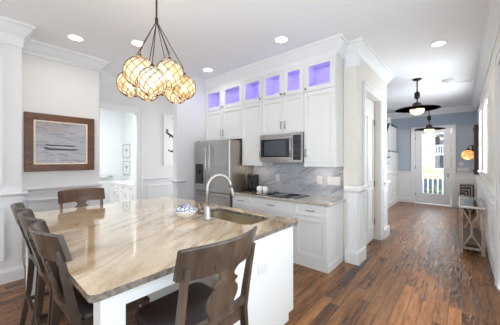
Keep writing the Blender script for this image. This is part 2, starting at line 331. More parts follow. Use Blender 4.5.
# pilaster on the corner between kitchen and hall, and the one at the far end of the pantry wall
pl = MB(); mK = FY(3.66); mP = FX(-1.15)
pl.mbox(mK, -1.28, -1.13, 0, 1.0, 0, .02); ring(pl, mK, -1.255, -1.155, .26, .9, .02, .02, .03)
pl.mbox(mP, 3.661, 3.96, 0, 1.0, 0, .0195); ring(pl, mP, 3.70, 3.9, .26, .9, .02, .02, .03)
pl.sweep([(-1.3, 3.64), (-1.13, 3.64), (-1.13, 3.96)], [(0, 0), (.03, 0), (.03, .15), (.02, .18), (0, .18)])
pl.sweep([(-1.3, 3.64), (-1.13, 3.64), (-1.13, 3.96)], [(0, .96), (.01, .96), (.016, 1.02), (.04, 1.05), (.05, 1.06), (.05, 1.1), (.03, 1.12), (0, 1.12)])
pl.mbox(mP, 5.14, 5.52, 0, 1.0, 0, .02); ring(pl, mP, 5.2, 5.46, .26, .9, .02, .02, .03)
pl.sweep([(-1.13, 5.13), (-1.13, 5.54), (-1.5, 5.54)], [(0, 0), (.03, 0), (.03, .15), (.02, .18), (0, .18)])
pl.sweep([(-1.13, 5.13), (-1.13, 5.54), (-1.5, 5.54)], [(0, .98), (.012, .98), (.02, 1.03), (.05, 1.05), (.05, 1.08), (0, 1.08)])
struct('trim_6', pl, trimw)
# casings
def casing(name, mp, a0, a1, z1, wd=.105, th=.022):
    mb = MB(); mb.mbox(mp, a0 - wd, a0, 0, z1 + wd, 0, th); mb.mbox(mp, a1, a1 + wd, 0, z1 + wd, 0, th); mb.mbox(mp, a0, a1, z1, z1 + wd, 0, th)
    mb.mbox(mp, a0 - wd - .01, a0 - wd + .02, 0, z1 + wd, th, th + .012); mb.mbox(mp, a1 + wd - .02, a1 + wd + .01, 0, z1 + wd, th, th + .012)
    mb.mbox(mp, a0 - wd, a1 + wd, z1 + wd - .02, z1 + wd + .01, th, th + .012)
    return struct(name, mb, trimw)
casing('trim_7', FX(-5.28), 1.62, 2.35, 2.52, .1)
casing('trim_8', FX(-1.15), 4.06, 5.03, 2.6, .1)
casing('trim_9', FY(10.2), -1.24, -.26, 2.53, .1)
casing('trim_10', FXm(XR), 3.0, 4.02, 2.6, .11)
struct('trim_11', MB().box(-5.42, -5.28, 1.62, 1.635, 0, 2.52).box(-5.42, -5.28, 2.335, 2.35, 0, 2.52).box(-5.42, -5.28, 1.62, 2.35, 2.505, 2.52), trimw)
# right wall wainscot
rws = MB(); m = FXm(XR); rws.mbox(m, 4.14, 10.2, .1, 1.02, 0, .006)
for a, b in ((4.3, 5.1), (5.25, 6.3), (6.45, 7.5), (7.65, 8.7), (8.85, 10.0)): mould(rws, m, a, b, .27, .93)
rws.sweep([(XR, 10.2), (XR, 4.14)], RAIL)
struct('trim_12', rws, trimw)
struct('baseboard_right', MB().sweep([(XR, 10.2), (XR, 4.14)], BASE), trimw)
fws = MB(); m = FY(10.2)
for a, b in ((-1.75, -1.34), (-.16, XR)): fws.mbox(m, a, b, .1, 1.02, 0, .006); mould(fws, m, a + .09, b - .07, .27, .93)
fws.sweep([(-1.75, 10.2), (-1.35, 10.2)], RAIL).sweep([(-.15, 10.2), (XR, 10.2)], RAIL)
struct('trim_13', fws, trimw)
struct('baseboard_front', MB().sweep([(-1.75, 10.2), (-1.35, 10.2)], BASE).sweep([(-.15, 10.2), (XR, 10.2)], BASE), trimw)

# doors
def hinge(parent, mp, a, z): MB().mbox(mp, a - .014, a + .014, z - .05, z + .05, 0, .01).build('hinge', pewter, parent)
pd = MB(); mp = FX(-1.27); pd.mbox(mp, 4.07, 5.02, .01, 2.59, -.02, .015)
for a0, a1 in ((4.17, 4.52), (4.57, 4.92)):
    ring(pd, mp, a0, a1, .25, .98, .03, .015, .03)
    ring(pd, mp, a0, a1, 1.12, 2.28, .03, .015, .03)
arch = [(4.17 + .75 * t / 12, 2.29 + .12 * math.sin(PI * t / 12)) for t in range(13)]
pd.prism([(4.17, 2.28)] + arch + [(4.92, 2.28)], mp, .015, .03)
dr = struct('door_1', pd, white, .004)
for z in (.35, 1.05, 2.2): hinge(dr, FX(-1.25), 5.0, z)
fd = MB(); mp = FY(10.26)
fd.mbox(mp, -1.23, -1.05, .02, 2.52, -.02, .025).mbox(mp, -.45, -.27, .02, 2.52, -.02, .025).mbox(mp, -1.05, -.45, .02, .36, -.02, .025).mbox(mp, -1.05, -.45, 2.4, 2.52, -.02, .025)
ring(fd, mp, -1.07, -.43, .34, 2.42, .03, .025, .04)
fdo = struct('door_2', fd, mat('front_door_paint', rgb(234, 237, 243), .35), .004)
MB().mbox(mp, -1.05, -.45, .36, 2.4, -.004, .004).build('door_glass', pane, fdo)
k = MB().mbox(mp, -.375, -.315, .93, 1.1, .025, .035); k.lathe((-.345, 10.18, 1.0), [(0, -.03), (.028, -.015), (.03, .01), (.015, .03), (0, .032)], 14); k.build('door_handle', nickel, fdo)
MB().mbox(mp, -.37, -.32, 1.14, 1.19, .025, .045).build('deadbolt', nickel, fdo)
for z in (.3, 1.25, 2.25): hinge(fdo, FY(10.235), -1.235, z)
struct('door_3', MB().box(XR + .05, XR + .09, 3.01, 4.01, 0.01, 2.59), white)

# recessed downlights
CANS = [(-4.04, .95, 'nearest the framed boat picture'), (-3.55, 1.59, 'left of the chandelier cords'), (-3.6, 2.92, 'in front of the left end of the lit upper cabinets'),
        (-1.92, 2.87, 'above the tall glass cabinet by the microwave'), (-.26, 4.48, 'over the near end of the hallway')]
for i, (x, y, s) in enumerate(CANS):
    t = thing('recessed_light', 'round white recessed ceiling light ' + s, 'ceiling light', (x, y, H), 0, 'recessed ceiling lights')
    MB().lathe((x, y, H - .001), [(.082, 0), (.106, 0), (.106, -.006), (.098, -.012), (.082, -.008), (.082, 0)], 28).build('trim_ring', trimw, t)
    MB().lathe((x, y, H - .005), [(0, 0), (.083, 0), (.083, -.002), (0, -.004)], 24).build('lens', lampon, t)
    area('downlight', (x, y, H - .02), (.15, .15), 2.6 if x < -3 else .6, (0, 0, 0), (1, .98, .96), 'DISK', math.radians(150))
for x, y in ((-2.2, -1.2), (-.6, -2.6), (-3.4, -2.8)): area('downlight', (x, y, H - .02), (.15, .15), .8, (0, 0, 0), (1, .98, .96), 'DISK', math.radians(150))
t = thing('smoke_detector', 'round white smoke detector on the hallway ceiling', 'smoke detector', (-.224, 6.66, H))
MB().lathe((-.224, 6.66, H), [(0, -.035), (.05, -.035), (.06, -.03), (.1, -.02), (.105, 0)], 28).build('housing', plate, t)
MB().lathe((-.224, 6.66, H - .035), [(0, -.008), (.02, -.008), (.022, 0)], 16).build('sensor_cap', mat('grey_plastic', rgb(170, 170, 170), .4), t)
v = MB().box(-.12, .16, 6.95, 7.05, H - .008, H)
for k in range(4): v.box(-.11, .15, 6.96 + .023 * k, 6.97 + .023 * k, H - .012, H - .008)
tag(v.build('ceiling_vent', trimw), 'slim white slotted vent on the hallway ceiling', 'vent')

# ---------------------------------------------------------------- cabinets
def handle_v(parent, mp, a, z, L=.11, d=.0):
    p = [mp(a, z - L / 2, d), mp(a, z - L / 2 + .01, d + .022), mp(a, z, d + .03), mp(a, z + L / 2 - .01, d + .022), mp(a, z + L / 2, d)]
    MB().tube(p, [.007, .006, .005, .006, .007], 8).build('handle', pewter, parent)
def handle_h(parent, mp, a, z, L=.11, d=.0):
    p = [mp(a - L / 2, z, d), mp(a - L / 2 + .01, z, d + .022), mp(a, z, d + .03), mp(a + L / 2 - .01, z, d + .022), mp(a + L / 2, z, d)]
    MB().tube(p, [.007, .006, .005, .006, .007], 8).build('handle', pewter, parent)
def knob(parent, mp, a, z, d=.0):
    c = mp(a, z, d); MB().tube([mp(a, z, d), mp(a, z, d + .012), mp(a, z, d + .014), mp(a, z, d + .028), mp(a, z, d + .03)], [.006, .006, .013, .014, .006], 10).build('knob', pewter, parent)
def shaker(name, parent, mp, a0, a1, z0, z1, fw=.06):
    b = MB(); g = .002; a0 += g; a1 -= g; z0 += g; z1 -= g
    ring(b, mp, a0, a1, z0, z1, fw, 0, .02); b.mbox(mp, a0 + fw, a1 - fw, z0 + fw, z1 - fw, 0, .006)
    ring(b, mp, a0 + fw, a1 - fw, z0 + fw, z1 - fw, .012, .006, .013)
    return b.build(name, white, parent, .002)
def slab(name, parent, mp, a0, a1, z0, z1):
    return shaker(name, parent, mp, a0, a1, z0, z1, .028)
YU, YB = 3.37, 3.70
mu = FY(YU)
def glassdoor(parent, a0, a1, kx):
    b = MB(); g = .002; ring(b, mu, a0 + g, a1 - g, 2.535, 2.985, .075, 0, .02); d = b.build('glass_door', white, parent, .002, label='purple-lit glass door')
    MB().mbox(mu, a0 + .07, a1 - .07, 2.6, 2.92, .006, .01).build('pane', cabglass, d); knob(d, mu, kx, 2.575, .02); return d
def upper(name, label, x0, x1, zb, doors, light_rail=True, hinge_side=None):
    t = thing(name, label, 'cabinet', ((x0 + x1) / 2, YB, zb), 0, 'white upper cabinets')
    c = MB().box(x0, x1, YU, YB, zb, 2.53)
    c.box(x0, x1, YB - .015, YB, 2.53, 2.99).box(x0, x0 + .016, YU, YB - .015, 2.53, 2.99).box(x1 - .016, x1, YU, YB - .015, 2.53, 2.99).box(x0, x1, YU, YB, 2.99, 3.03)
    c.build('body', white, t)
    n = len(doors) - 1
    for i in range(n):
        a, b = doors[i], doors[i + 1]
        side = (b - .035 if (i == 0 and n == 2) or (n == 1 and hinge_side == 'R') else a + .035)
        glassdoor(t, a, b, side)
        zt = zb + (.035 if light_rail else .0)
        d = shaker('door', t, mu, a, b, zt, 2.53)
        handle_v(d, mu, side, zt + .14, .12, .02)
        # lit interior: a small violet strip lamp under the cabinet top
        s = area('cabinet_led', ((a + b) / 2, YU + .17, 2.975), (.26, .16), 1.2, (0, 0, 0), (.16, .09, 1.0))
    if light_rail: MB().box(x0 + .001, x1 - .001, YU - .028, YB, zb - .03, zb + .03).build('light_rail', white, t, .004)
    return t
upper('upper_cabinet', 'white upper cabinet with two glass doors directly over the refrigerator', -4.205, -3.122, 1.905, (-4.2, -3.67, -3.122), False)
upper('upper_cabinet', 'tall narrow white upper cabinet between the refrigerator and the microwave', -3.12, -2.642, 1.43, (-3.12, -2.642), True, 'R')
upper('upper_cabinet', 'white upper cabinet with two glass doors directly above the microwave', -2.64, -1.827, 1.93, (-2.64, -2.2, -1.827), False)
upper('upper_cabinet', 'tall white upper cabinet at the right end with the widest glass door', -1.825, -1.34, 1.43, (-1.825, -1.34), True, 'L')
ct = MB().sweep([(-4.205, YU), (-1.34, YU), (-1.34, YB)], [(0, 2.99), (.012, 2.99), (.012, 3.03), (0, 3.04)])
ct.sweep([(-4.205, YU), (-1.34, YU), (-1.34, 3.66)], CROWN); ct.box(-4.205, -1.34, YU, YB, 3.03, H - .002)
struct('trim_14', ct, trimw)
for x in (-2.9, -1.6): area('under_cabinet_light', (x, 3.5, 1.39), (.4, .05), .8, (0, 0, 0), (1, .82, .6))

# base run
mb_ = FY(3.11)
def base(label, x0, x1, rows, endtrim=False):
    t = thing('base_cabinet', label, 'cabinet', ((x0 + x1) / 2, YB, 0), 0, 'white base cabinets')
    b = MB().box(x0, x1, 3.11, YB, .1, .884)
    if endtrim: b.box(x0, x1 + .0, 3.09, YB, 0, .1).box(x1 - .001, x1 + .012, 3.09, 3.64, 0, .09)
    else: b.box(x0, x1, 3.09, YB, 0, .1)
    b.build('body', white, t)
    for kind, z0, z1 in rows:
        if kind == 'drawer':
            d = slab('drawer', t, mb_, x0, x1, z0, z1); handle_h(d, mb_, (x0 + x1) / 2, (z0 + z1) / 2, .12, .02)
        else:
            d = shaker('door', t, mb_, x0, x1, z0, z1); handle_v(d, mb_, x0 + .035, z1 - .1, .11, .02)
base('white three-drawer base cabinet next to the refrigerator', -3.12, -2.682, [('drawer', .12, .4), ('drawer', .41, .705), ('drawer', .715, .875)])
base('wide white drawer base cabinet under the black cooktop', -2.68, -1.842, [('drawer', .12, .4), ('drawer', .41, .705), ('drawer', .715, .875)])
base('white base cabinet with one drawer over one door at the right end', -1.84, -1.34, [('drawer', .715, .875), ('door', .12, .705)], True)
tag(MB().box(-3.125, -1.31, 3.075, 3.699, .885, .92).build('worktop', perim, None, .006), 'long stone worktop on the wall run of base cabinets', 'worktop')
tag(MB().box(-3.125, -1.345, 3.7, 3.718, .92, 1.43).build('backsplash', marble), 'grey veined marble slab backsplash behind the cooktop', 'backsplash')
# cooktop
t = thing('cooktop', 'flat black glass cooktop set in the worktop under the microwave', 'cooktop', (-2.23, 3.38, .92))
MB().box(-2.62, -1.86, 3.15, 3.6, .92, .928).build('glass_top', blackg, t, .003)
zone = mat('zone_ring', rgb(70, 70, 74), .3)
for x, y, r in ((-2.42, 3.28, .09), (-2.42, 3.48, .07), (-2.08, 3.28, .07), (-2.08, 3.48, .1)):
    MB().lathe((x, y, .9285), [(r - .003, 0), (r, 0), (r, .0006), (r - .003, .0006), (r - .003, 0)], 28).build('burner_ring', zone, t)
# microwave
t = thing('microwave', 'stainless over-the-range microwave with black glass window', 'microwave', (-2.23, 3.5, 1.465))
mm = FY(3.3)
MB().box(-2.637, -1.83, 3.3, YB, 1.465, 1.925).build('body', steel, t, .004)
d = MB().mbox(mm, -2.63, -1.975, 1.5, 1.885, 0, .03).build('door', steel, t, .006)
MB().mbox(mm, -2.6, -2.04, 1.545, 1.84, .03, .034).build('window', blackg, d)
MB().mbox(mm, -2.53, -2.1, 1.575, 1.815, .034, .036).build('screen', mat('smoked_window', rgb(64, 70, 78), .08, 0, .8), d)
MB().tube([mm(-2.005, 1.54, .02), mm(-2.005, 1.55, .06), mm(-2.005, 1.83, .06), mm(-2.005, 1.845, .02)], .013, 10).build('handle', steel, d)
p = MB().mbox(mm, -1.97, -1.85, 1.5, 1.885, 0, .03).build('control_panel', blackg, t, .003)
MB().mbox(mm, -1.96, -1.86, 1.81, 1.85, .03, .032).build('display', mat('display', rgb(46, 62, 76), .1), p)
for r in range(4):
    for c_ in range(3): MB().mbox(mm, -1.958 + c_ * .034, -1.933 + c_ * .034, 1.56 + r * .05, 1.59 + r * .05, .03, .032).build('button', mat('button', rgb(58, 58, 62), .4) if r == c_ == 0 else bpy.data.materials['button'], p)
MB().mbox(mm, -2.63, -1.84, 1.89, 1.92, 0, .026).build('vent_grille', steel, t)
# refrigerator
t = thing('refrigerator', 'stainless french-door refrigerator with water dispenser', 'refrigerator', (-3.67, 3.4, 0))
fx0, fx1 = -4.19, -3.15; mf = FY(3.1)
MB().box(fx0 + .005, fx1, 3.1, YB, .03, 1.87).build('body', mat('refrigerator_side', rgb(164, 152, 140), .35, .8), t, .01)
xm = -3.72
for a, b in ((fx0, xm - .003), (xm + .003, fx1)):
    d = MB().mbox(mf, a, b, .88, 1.87, .0, .05).build('door', steel, t, .012)
    if a == fx0:
        q = MB().mbox(mf, -4.15, -3.9, 1.02, 1.42, .05, .054).build('water_dispenser', blackg, d)
        MB().mbox(mf, -4.12, -3.93, 1.05, 1.25, .054, .058).build('dispenser_recess', mat('recess_grey', rgb(40, 44, 52), .3), q)
        MB().mbox(mf, -4.05, -4.0, 1.22, 1.3, .054, .08).build('spout', blackp, q)
        hx = xm - .055
    else: hx = xm + .055
    MB().tube([mf(hx, .96, .045), mf(hx, .98, .1), mf(hx, 1.76, .1), mf(hx, 1.78, .045)], .013, 10).build('handle', steel, d)
for z0, z1 in ((.47, .87), (.06, .46)):
    d = MB().mbox(mf, fx0, fx1, z0, z1, 0, .05).build('freezer_drawer', steel, t, .01)
    MB().tube([mf(fx0 + .12, z1 - .07, .045), mf(fx0 + .14, z1 - .07, .1), mf(fx1 - .14, z1 - .07, .1), mf(fx1 - .12, z1 - .07, .045)], .013, 10).build('handle', steel, d)
MB().mbox(mf, fx0 + .02, fx1 - .02, .0, .05, -.03, .0).build('kick_grille', blackp, t)
MB().mbox(mf, fx1 - .06, fx1 - .03, 1.872, 1.885, -.06, .01).mbox(mf, fx0 + .03, fx0 + .06, 1.872, 1.885, -.06, .01).build('hinge_cover', blackp, t)
# outlets and switches
def wallplate(label, mp, a, z, wd, ht, n, sw=True, name='outlet'):
    t = thing(name, label, 'switch' if sw else 'outlet', mp(a, z, 0), 0)
    MB().mbox(mp, a - wd / 2, a + wd / 2, z - ht / 2, z + ht / 2, 0, .008).build('cover_plate', plate, t, .002)
    for k in range(n):
        c = a - wd / 2 + wd * (k + .5) / n
        if sw: MB().mbox(mp, c - .016, c + .016, z - .033, z + .033, .006, .01).build('rocker', plate, t, .002)
        else:
            for dz in (-.025, .025):
                s = MB().mbox(mp, c - .016, c + .016, z + dz - .014, z + dz + .014, .006, .009).build('socket', plate, t, .002)
                MB().mbox(mp, c - .008, c - .005, z + dz - .006, z + dz + .006, .009, .0095).mbox(mp, c + .005, c + .008, z + dz - .006, z + dz + .006, .009, .0095).build('slot', blackp, s)
bs = FY(3.7)
wallplate('white outlet on the marble backsplash left of the cooktop reflection', bs, -2.55, 1.18, .075, .12, 1, False)
wallplate('single white outlet plate on the marble left of the wide switch plate', bs, -1.73, 1.175, .08, .13, 1, False)
wallplate('wide white three-gang switch plate on the marble backsplash', bs, -1.5, 1.175, .2, .13, 3, True, 'light_switch')
fw_ = FY(10.2)
wallplate('small white thermostat-sized switch above the wide plate beside the front door', fw_, -.02, 1.37, .11, .11, 1, True, 'light_switch')
wallplate('wide white switch plate right of the front door', fw_, .02, 1.2, .28, .12, 4, True, 'light_switch')

# counter items
t = thing('coffee_maker', 'black coffee maker on the worktop beside the refrigerator', 'coffee maker', (-3.0, 3.45, .92))
MB().box(-3.11, -2.87, 3.34, 3.58, .92, .95).build('base', blackp, t, .01)
MB().lathe((-3.04, 3.5, .95), [(.05, 0), (.065, .03), (.065, .24), (.06, .28), (.03, .292), (0, .295)], 20).build('water_tank', blackp, t)
MB().box(-2.97, -2.88, 3.4, 3.57, .95, 1.23).build('brew_tower', blackp, t, .02)
MB().box(-2.96, -2.89, 3.35, 3.4, 1.15, 1.23).build('brew_head', blackp, t, .01)
MB().box(-2.982, -2.974, 3.39, 3.5, .96, 1.2).build('chrome_strip', nickel, t)
def mug(x, y, label, rz):
    t = thing('mug', label, 'mug', (x, y, .92), 0, 'mugs beside the coffee maker')
    MB().lathe((x, y, .92), [(.0, 0), (.038, 0), (.046, .03), (.049, .098), (.045, .098), (.041, .02), (0, .012)], 20).build('cup', china, t)
    c, s_ = math.cos(rz), math.sin(rz)
    MB().tube([(x + c * .038, y + s_ * .038, .985), (x + c * .062, y + s_ * .062, .985), (x + c * .066, y + s_ * .066, .96), (x + c * .058, y + s_ * .058, .94), (x + c * .037, y + s_ * .037, .938)], .005, 8).build('handle', china, t)
mug(-2.79, 3.46, 'white mug nearer the black coffee maker', PI)
mug(-2.67, 3.47, 'white mug at the right, farther from the coffee maker', 0)

# ---------------------------------------------------------------- island
IX0, IX1, IY0, IY1 = -3.55, -1.185, .33, 2.085
SX0, SX1, SY0, SY1 = -2.23, -1.42, 1.6, 1.97
t = thing('kitchen_island', 'large white island with cream granite top and undermount sink', 'island', (-2.37, 1.2, 0))
def rrect(x0, x1, y0, y1, r, n=6):
    out = []
    for cx, cy, a in ((x1 - r, y1 - r, 0), (x0 + r, y1 - r, 90), (x0 + r, y0 + r, 180), (x1 - r, y0 + r, 270)):
        for k in range(n + 1):
            q = math.radians(a + 90 * k / n); out.append((cx + r * math.cos(q), cy + r * math.sin(q)))
    return out
bm = bmesh.new(); off = Vector((-2.37, 1.2, 0))
outer = [bm.verts.new(Vector((x, y, .92)) - off) for x, y in rrect(IX0, IX1, IY0, IY1, .035)]
inner = [bm.verts.new(Vector((x, y, .92)) - off) for x, y in rrect(SX0, SX1, SY0, SY1, .09)]
eds = [bm.edges.new((L[i], L[(i + 1) % len(L)])) for L in (outer, inner) for i in range(len(L))]
bmesh.ops.triangle_fill(bm, edges=eds, use_beauty=True, use_dissolve=False)
me = bpy.data.meshes.new('granite_top'); fs = list(bm.faces)
g = bmesh.ops.extrude_face_region(bm, geom=fs); bmesh.ops.translate(bm, verts=[x for x in g['geom'] if isinstance(x, bmesh.types.BMVert)], vec=(0, 0, -.034))
bmesh.ops.recalc_face_normals(bm, faces=bm.faces)
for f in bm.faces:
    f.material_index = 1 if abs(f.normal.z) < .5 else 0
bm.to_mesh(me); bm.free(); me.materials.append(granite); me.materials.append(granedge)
o = bpy.data.objects.new('granite_top', me); C.objects.link(o); o.parent = t
ib = MB()      # cabinet block, open at the sink
ib.box(-3.49, -2.24, 1.13, 2.03, .07, .884).box(-1.41, -1.22, 1.13, 2.03, .07, .884).box(-2.24, -1.41, 1.13, 1.59, .07, .884).box(-2.24, -1.41, 1.98, 2.03, .07, .884).box(-2.24, -1.41, 1.59, 1.98, .07, .6)
ib.box(-3.49, -1.22, 1.13, 1.95, 0, .07)
ib.build('cabinet_body', white, t, .003)
MB().box(-3.5, -1.23, .39, .41, .8, .885).box(-1.25, -1.23, .41, 1.13, .8, .885).box(-3.5, -3.48, .41, 1.13, .8, .885).build('apron', white, t)
for x in (-1.27, -3.45): MB().box(x - .05, x + .05, .38, .49, 0, .885).build('leg', white, t, .004)
for x in (-2.75, -1.95): MB().prism([(1.13, .884), (.8, .884), (.8, .84), (.95, .8), (1.09, .66), (1.13, .62)], (lambda xx: (lambda a, z, d: (xx + d, a, z)))(x), -.03, .03).build('bracket', white, t)
# sink
s = MB(); n = 0
for r0, z in ((0, .884), (0.0, .72), (.02, .69), (.06, .68)):
    pass
loops = [(SX0, SX1, SY0, SY1, .09, .886), (SX0, SX1, SY0, SY1, .09, .74), (SX0 + .01, SX1 - .01, SY0 + .01, SY1 - .01, .08, .7), (SX0 + .05, SX1 - .05, SY0 + .05, SY1 - .05, .05, .68)]
vs = [(x, y, q[5]) for q in loops for x, y in rrect(*q[:5])]; nn = len(vs) // 4
fs = [(i * nn + k, i * nn + (k + 1) % nn, (i + 1) * nn + (k + 1) % nn, (i + 1) * nn + k) for i in range(3) for k in range(nn)] + [tuple(range(3 * nn, 4 * nn))]
sk = s.add(vs, fs, True).build('sink_basin', sinkm, t)
MB().lathe((-1.8, 1.78, .681), [(0, .002), (.03, .002), (.045, .004), (.045, 0)], 20).build('drain', nickel, sk)
wallplate('white outlet on the end panel of the island', FX(-1.22), 1.55, .62, .115, .075, 1, True)
# faucet
t = thing('faucet', 'tall brushed nickel gooseneck faucet behind the island sink', 'faucet', (-1.87, 1.51, .92))
dx, dy = .32, .947
MB().lathe((-1.87, 1.51, .92), [(.036, 0), (.036, .012), (.03, .02), (.027, .12), (.02, .14), (.0, .145)], 20).build('base', nickel, t)
pts = [(-1.87, 1.51, 1.04), (-1.87, 1.51, 1.22)]
R_ = .125
for k in range(1, 13):
    a = PI - (PI * 1.0) * k / 12; pts.append((-1.87 + dx * (R_ + R_ * math.cos(a)), 1.51 + dy * (R_ + R_ * math.sin(a) * 0 + R_ * math.cos(a)), 1.22 + R_ * 1.05 * math.sin(a)))
MB().tube(pts, .0165, 12).build('gooseneck', nickel, t)
e = pts[-1]; MB().tube([e, (e[0] + .004, e[1] + .01, e[2] - .02), (e[0] + .01, e[1] + .028, e[2] - .085), (e[0] + .011, e[1] + .03, e[2] - .095)], [.014, .019, .021, .017], 14).build('spray_head', nickel, t)
MB().tube([(-1.89, 1.505, .99), (-1.93, 1.49, .995), (-1.945, 1.485, 1.0)], .011, 10).tube([(-1.94, 1.487, 1.0), (-1.945, 1.48, 1.03), (-1.955, 1.47, 1.07)], [.007, .006, .006], 8).build('lever', nickel, t)
# bowl with patterned ball filler
t = thing('bowl', 'small white china bowl on the island counter', 'bowl', (-2.1, 1.42, .92))
MB().lathe((-2.1, 1.42, .92), [(0, 0), (.045, 0), (.05, .008), (.09, .03), (.12, .07), (.125, .08), (.118, .08), (.085, .035), (0, .015)], 32).build('bowl_shell', china, t)
cl = mat('patterned_cloth', rgb(236, 238, 242), .7); nt = cl.node_tree; vv = nt.nodes.new('ShaderNodeTexVoronoi'); vv.feature = 'DISTANCE_TO_EDGE'; vv.inputs['Scale'].default_value = 30
tc = nt.nodes.new('ShaderNodeTexCoord'); nt.links.new(tc.outputs['Object'], vv.inputs['Vector']); r = ramp(nt, [(.06, rgb(70, 86, 128)), (.13, rgb(236, 238, 242))])
nt.links.new(vv.outputs[0], r.inputs[0]); nt.links.new(r.outputs[0], nt.nodes['Principled BSDF'].inputs['Base Color'])
vs = []; fs = []; N = 28
for i in range(N):
    for j in range(N):
        x = -1 + 2 * i / (N - 1); y = -1 + 2 * j / (N - 1); d = max(abs(x), abs(y)); rr = math.hypot(x, y) or 1; x, y = x * d / rr, y * d / rr; q = math.hypot(x, y)
        vs.append((-2.1 + x * .113, 1.42 + y * .113, .99 + .055 * (1 - q * q) + .012 * math.sin(9 * x + 3 * y) * math.cos(8 * y - 4 * x) * (1 - q * .5)))
for i in range(N - 1):
    for j in range(N - 1): fs.append((i * N + j, (i + 1) * N + j, (i + 1) * N + j + 1, i * N + j + 1))
o = MB().add(vs, fs, True).build('napkin', cl); so_ = o.modifiers.new('solid', 'SOLIDIFY'); so_.thickness = .006
tag(o, 'crumpled blue and white patterned napkin in the white bowl', 'napkin')

# ---------------------------------------------------------------- counter stools (local frame: sitter faces +x, back at -x)
def make_stool(label, wd, wood_, loc, rz, group):
    t = bpy.data.objects.new('counter_stool', None); C.objects.link(t); tag(t, label, 'stool', group)
    hw = .24
    def crest(y, z):   # x of the curved back at half-width fraction
        return -.33 - .115 * (z - .7) / .43 + .07 * (y / hw) ** 2
    # crest rail
    v = []; f = []; n = 14; prof = [(-.013, .975), (.013, .975), (.015, 1.03), (.012, 1.122), (.006, 1.13), (-.01, 1.13), (-.014, 1.122), (-.012, 1.03)]
    for i in range(n + 1):
        y = -hw - .008 + (2 * hw + .016) * i / n; e = 1 - .06 * abs(y / hw) ** 6
        for dx_, z in prof: zz = 1.058 + (z - 1.058) * e + .006 * math.cos(PI * y / .56); v.append((crest(y, zz) + dx_, y, zz))
    m_ = len(prof)
    for i in range(n):
        for k in range(m_): f.append((i * m_ + k, i * m_ + (k + 1) % m_, (i + 1) * m_ + (k + 1) % m_, (i + 1) * m_ + k))
    f += [tuple(range(m_)), tuple(range(n * m_, (n + 1) * m_))]
    MB().add(v, f).build('crest_rail', wood_, t, .003)
    # rear legs carried up as stiles
    for s_ in (-1, 1):
        pp = [(-.375, s_ * .235, 0), (-.32, s_ * .225, .35), (-.3, s_ * .218, .66), (-.325, s_ * .214, .8), (-.37, s_ * .216, 1.04)]
        b = MB()
        vs = []; 
        ws_ = (.034, .04, .046, .04, .032)
        for (x, y, z), q in zip(pp, ws_): vs += [(x - q / 2, y - .013, z), (x + q / 2, y - .013, z), (x + q / 2, y + .013, z), (x - q / 2, y + .013, z)]
        fs = [(0, 3, 2, 1), (16, 17, 18, 19)] + [(4 * i + k, 4 * i + (k + 1) % 4, 4 * i + 4 + (k + 1) % 4, 4 * i + 4 + k) for i in range(4) for k in range(4)]
        b.add(vs, fs).build('leg', wood_, t, .003)
    for s_ in (-1, 1):
        MB().bar((.1, s_ * .2, 0), (.085, s_ * .195, .6), .032, .032, (1, 0, 0), .042, .042).build('leg', wood_, t, .003)
    # vase splat
    pr = [(1.03, .1), (.99, .085), (.972, .058), (.955, .046), (.938, .048), (.925, .062), (.915, .078), (.905, .078), (.897, .066), (.885, .068), (.865, .088), (.84, .1), (.81, .1), (.78, .09), (.75, .072), (.73, .062), (.705, .07)]
    vs = []; fs = []
    for z, q in pr: 
        x = crest(0, z) + .002
        vs += [(x - .008, -q, z), (x + .008, -q, z), (x + .008, q, z), (x - .008, q, z)]
    for i in range(len(pr) - 1):
        for k in range(4): fs.append((4 * i + k, 4 * i + (k + 1) % 4, 4 * i + 4 + (k + 1) % 4, 4 * i + 4 + k))
    fs += [(0, 1, 2, 3), tuple(4 * (len(pr) - 1) + k for k in range(4))]
    MB().add(vs, fs).build('splat', wood_, t, .002)
    rl = MB()
    for i in range(8):
        y0 = -.21 + .42 * i / 8; y1 = -.21 + .42 * (i + 1) / 8
        c = lambda y: -.335 + .022 * (y / .21) ** 2
        rl.bar((c(y0), y0, .715), (c(y1), y1, .715), .024, .036)
    rl.build('lower_back_rail', wood_, t)
    # seat frame and upholstered seat
    sf = MB().bar((-.29, -.2, .625), (-.29, .2, .625), .024, .06).bar((.085, -.18, .6), (.085, .18, .6), .024, .06)
    sf.bar((-.29, -.215, .61), (.085, -.195, .61), .024, .06).bar((-.29, .215, .61), (.085, .195, .61), .024, .06)
    sf.build('seat_frame', wood_, t)
    v = []; f = []; N_ = 14
    for lev, (z, ins) in enumerate(((.625, .0), (.645, -.006), (.668, .006), (.682, .035))):
        for x, y in rrect(-.28 + ins, .13 - ins, -.225 + ins, .225 - ins, .06, 4): v.append((x, y, z))
    q = len(v) // 4
    for i in range(3):
        for k in range(q): f.append((i * q + k, i * q + (k + 1) % q, (i + 1) * q + (k + 1) % q, (i + 1) * q + k))
    f += [tuple(range(q)), tuple(range(3 * q, 4 * q))]
    MB().add(v, f, True).build('seat', leather, t)
    for a, b in (((-.335, -.226, .26), (.09, -.198, .26)), ((-.335, .226, .26), (.09, .198, .26)), ((.093, -.198, .2), (.093, .198, .2)), ((-.335, -.225, .3), (-.335, .225, .3))):
        MB().bar(a, b, .02, .03).build('stretcher', wood_, t)
    t.location = loc; t.rotation_euler = (0, 0, rz); return t
def copy_tree(o, parent=None):
    c = o.copy(); C.objects.link(c); c.parent = parent
    for ch in [x for x in list(o.children)]: copy_tree(ch, c)
    return c
GR = 'counter stools around the island'
near = make_stool('wooden counter stool at the near end of the island, back to the viewer', .5, chairw, (-1.25, .812, 0), PI, GR)
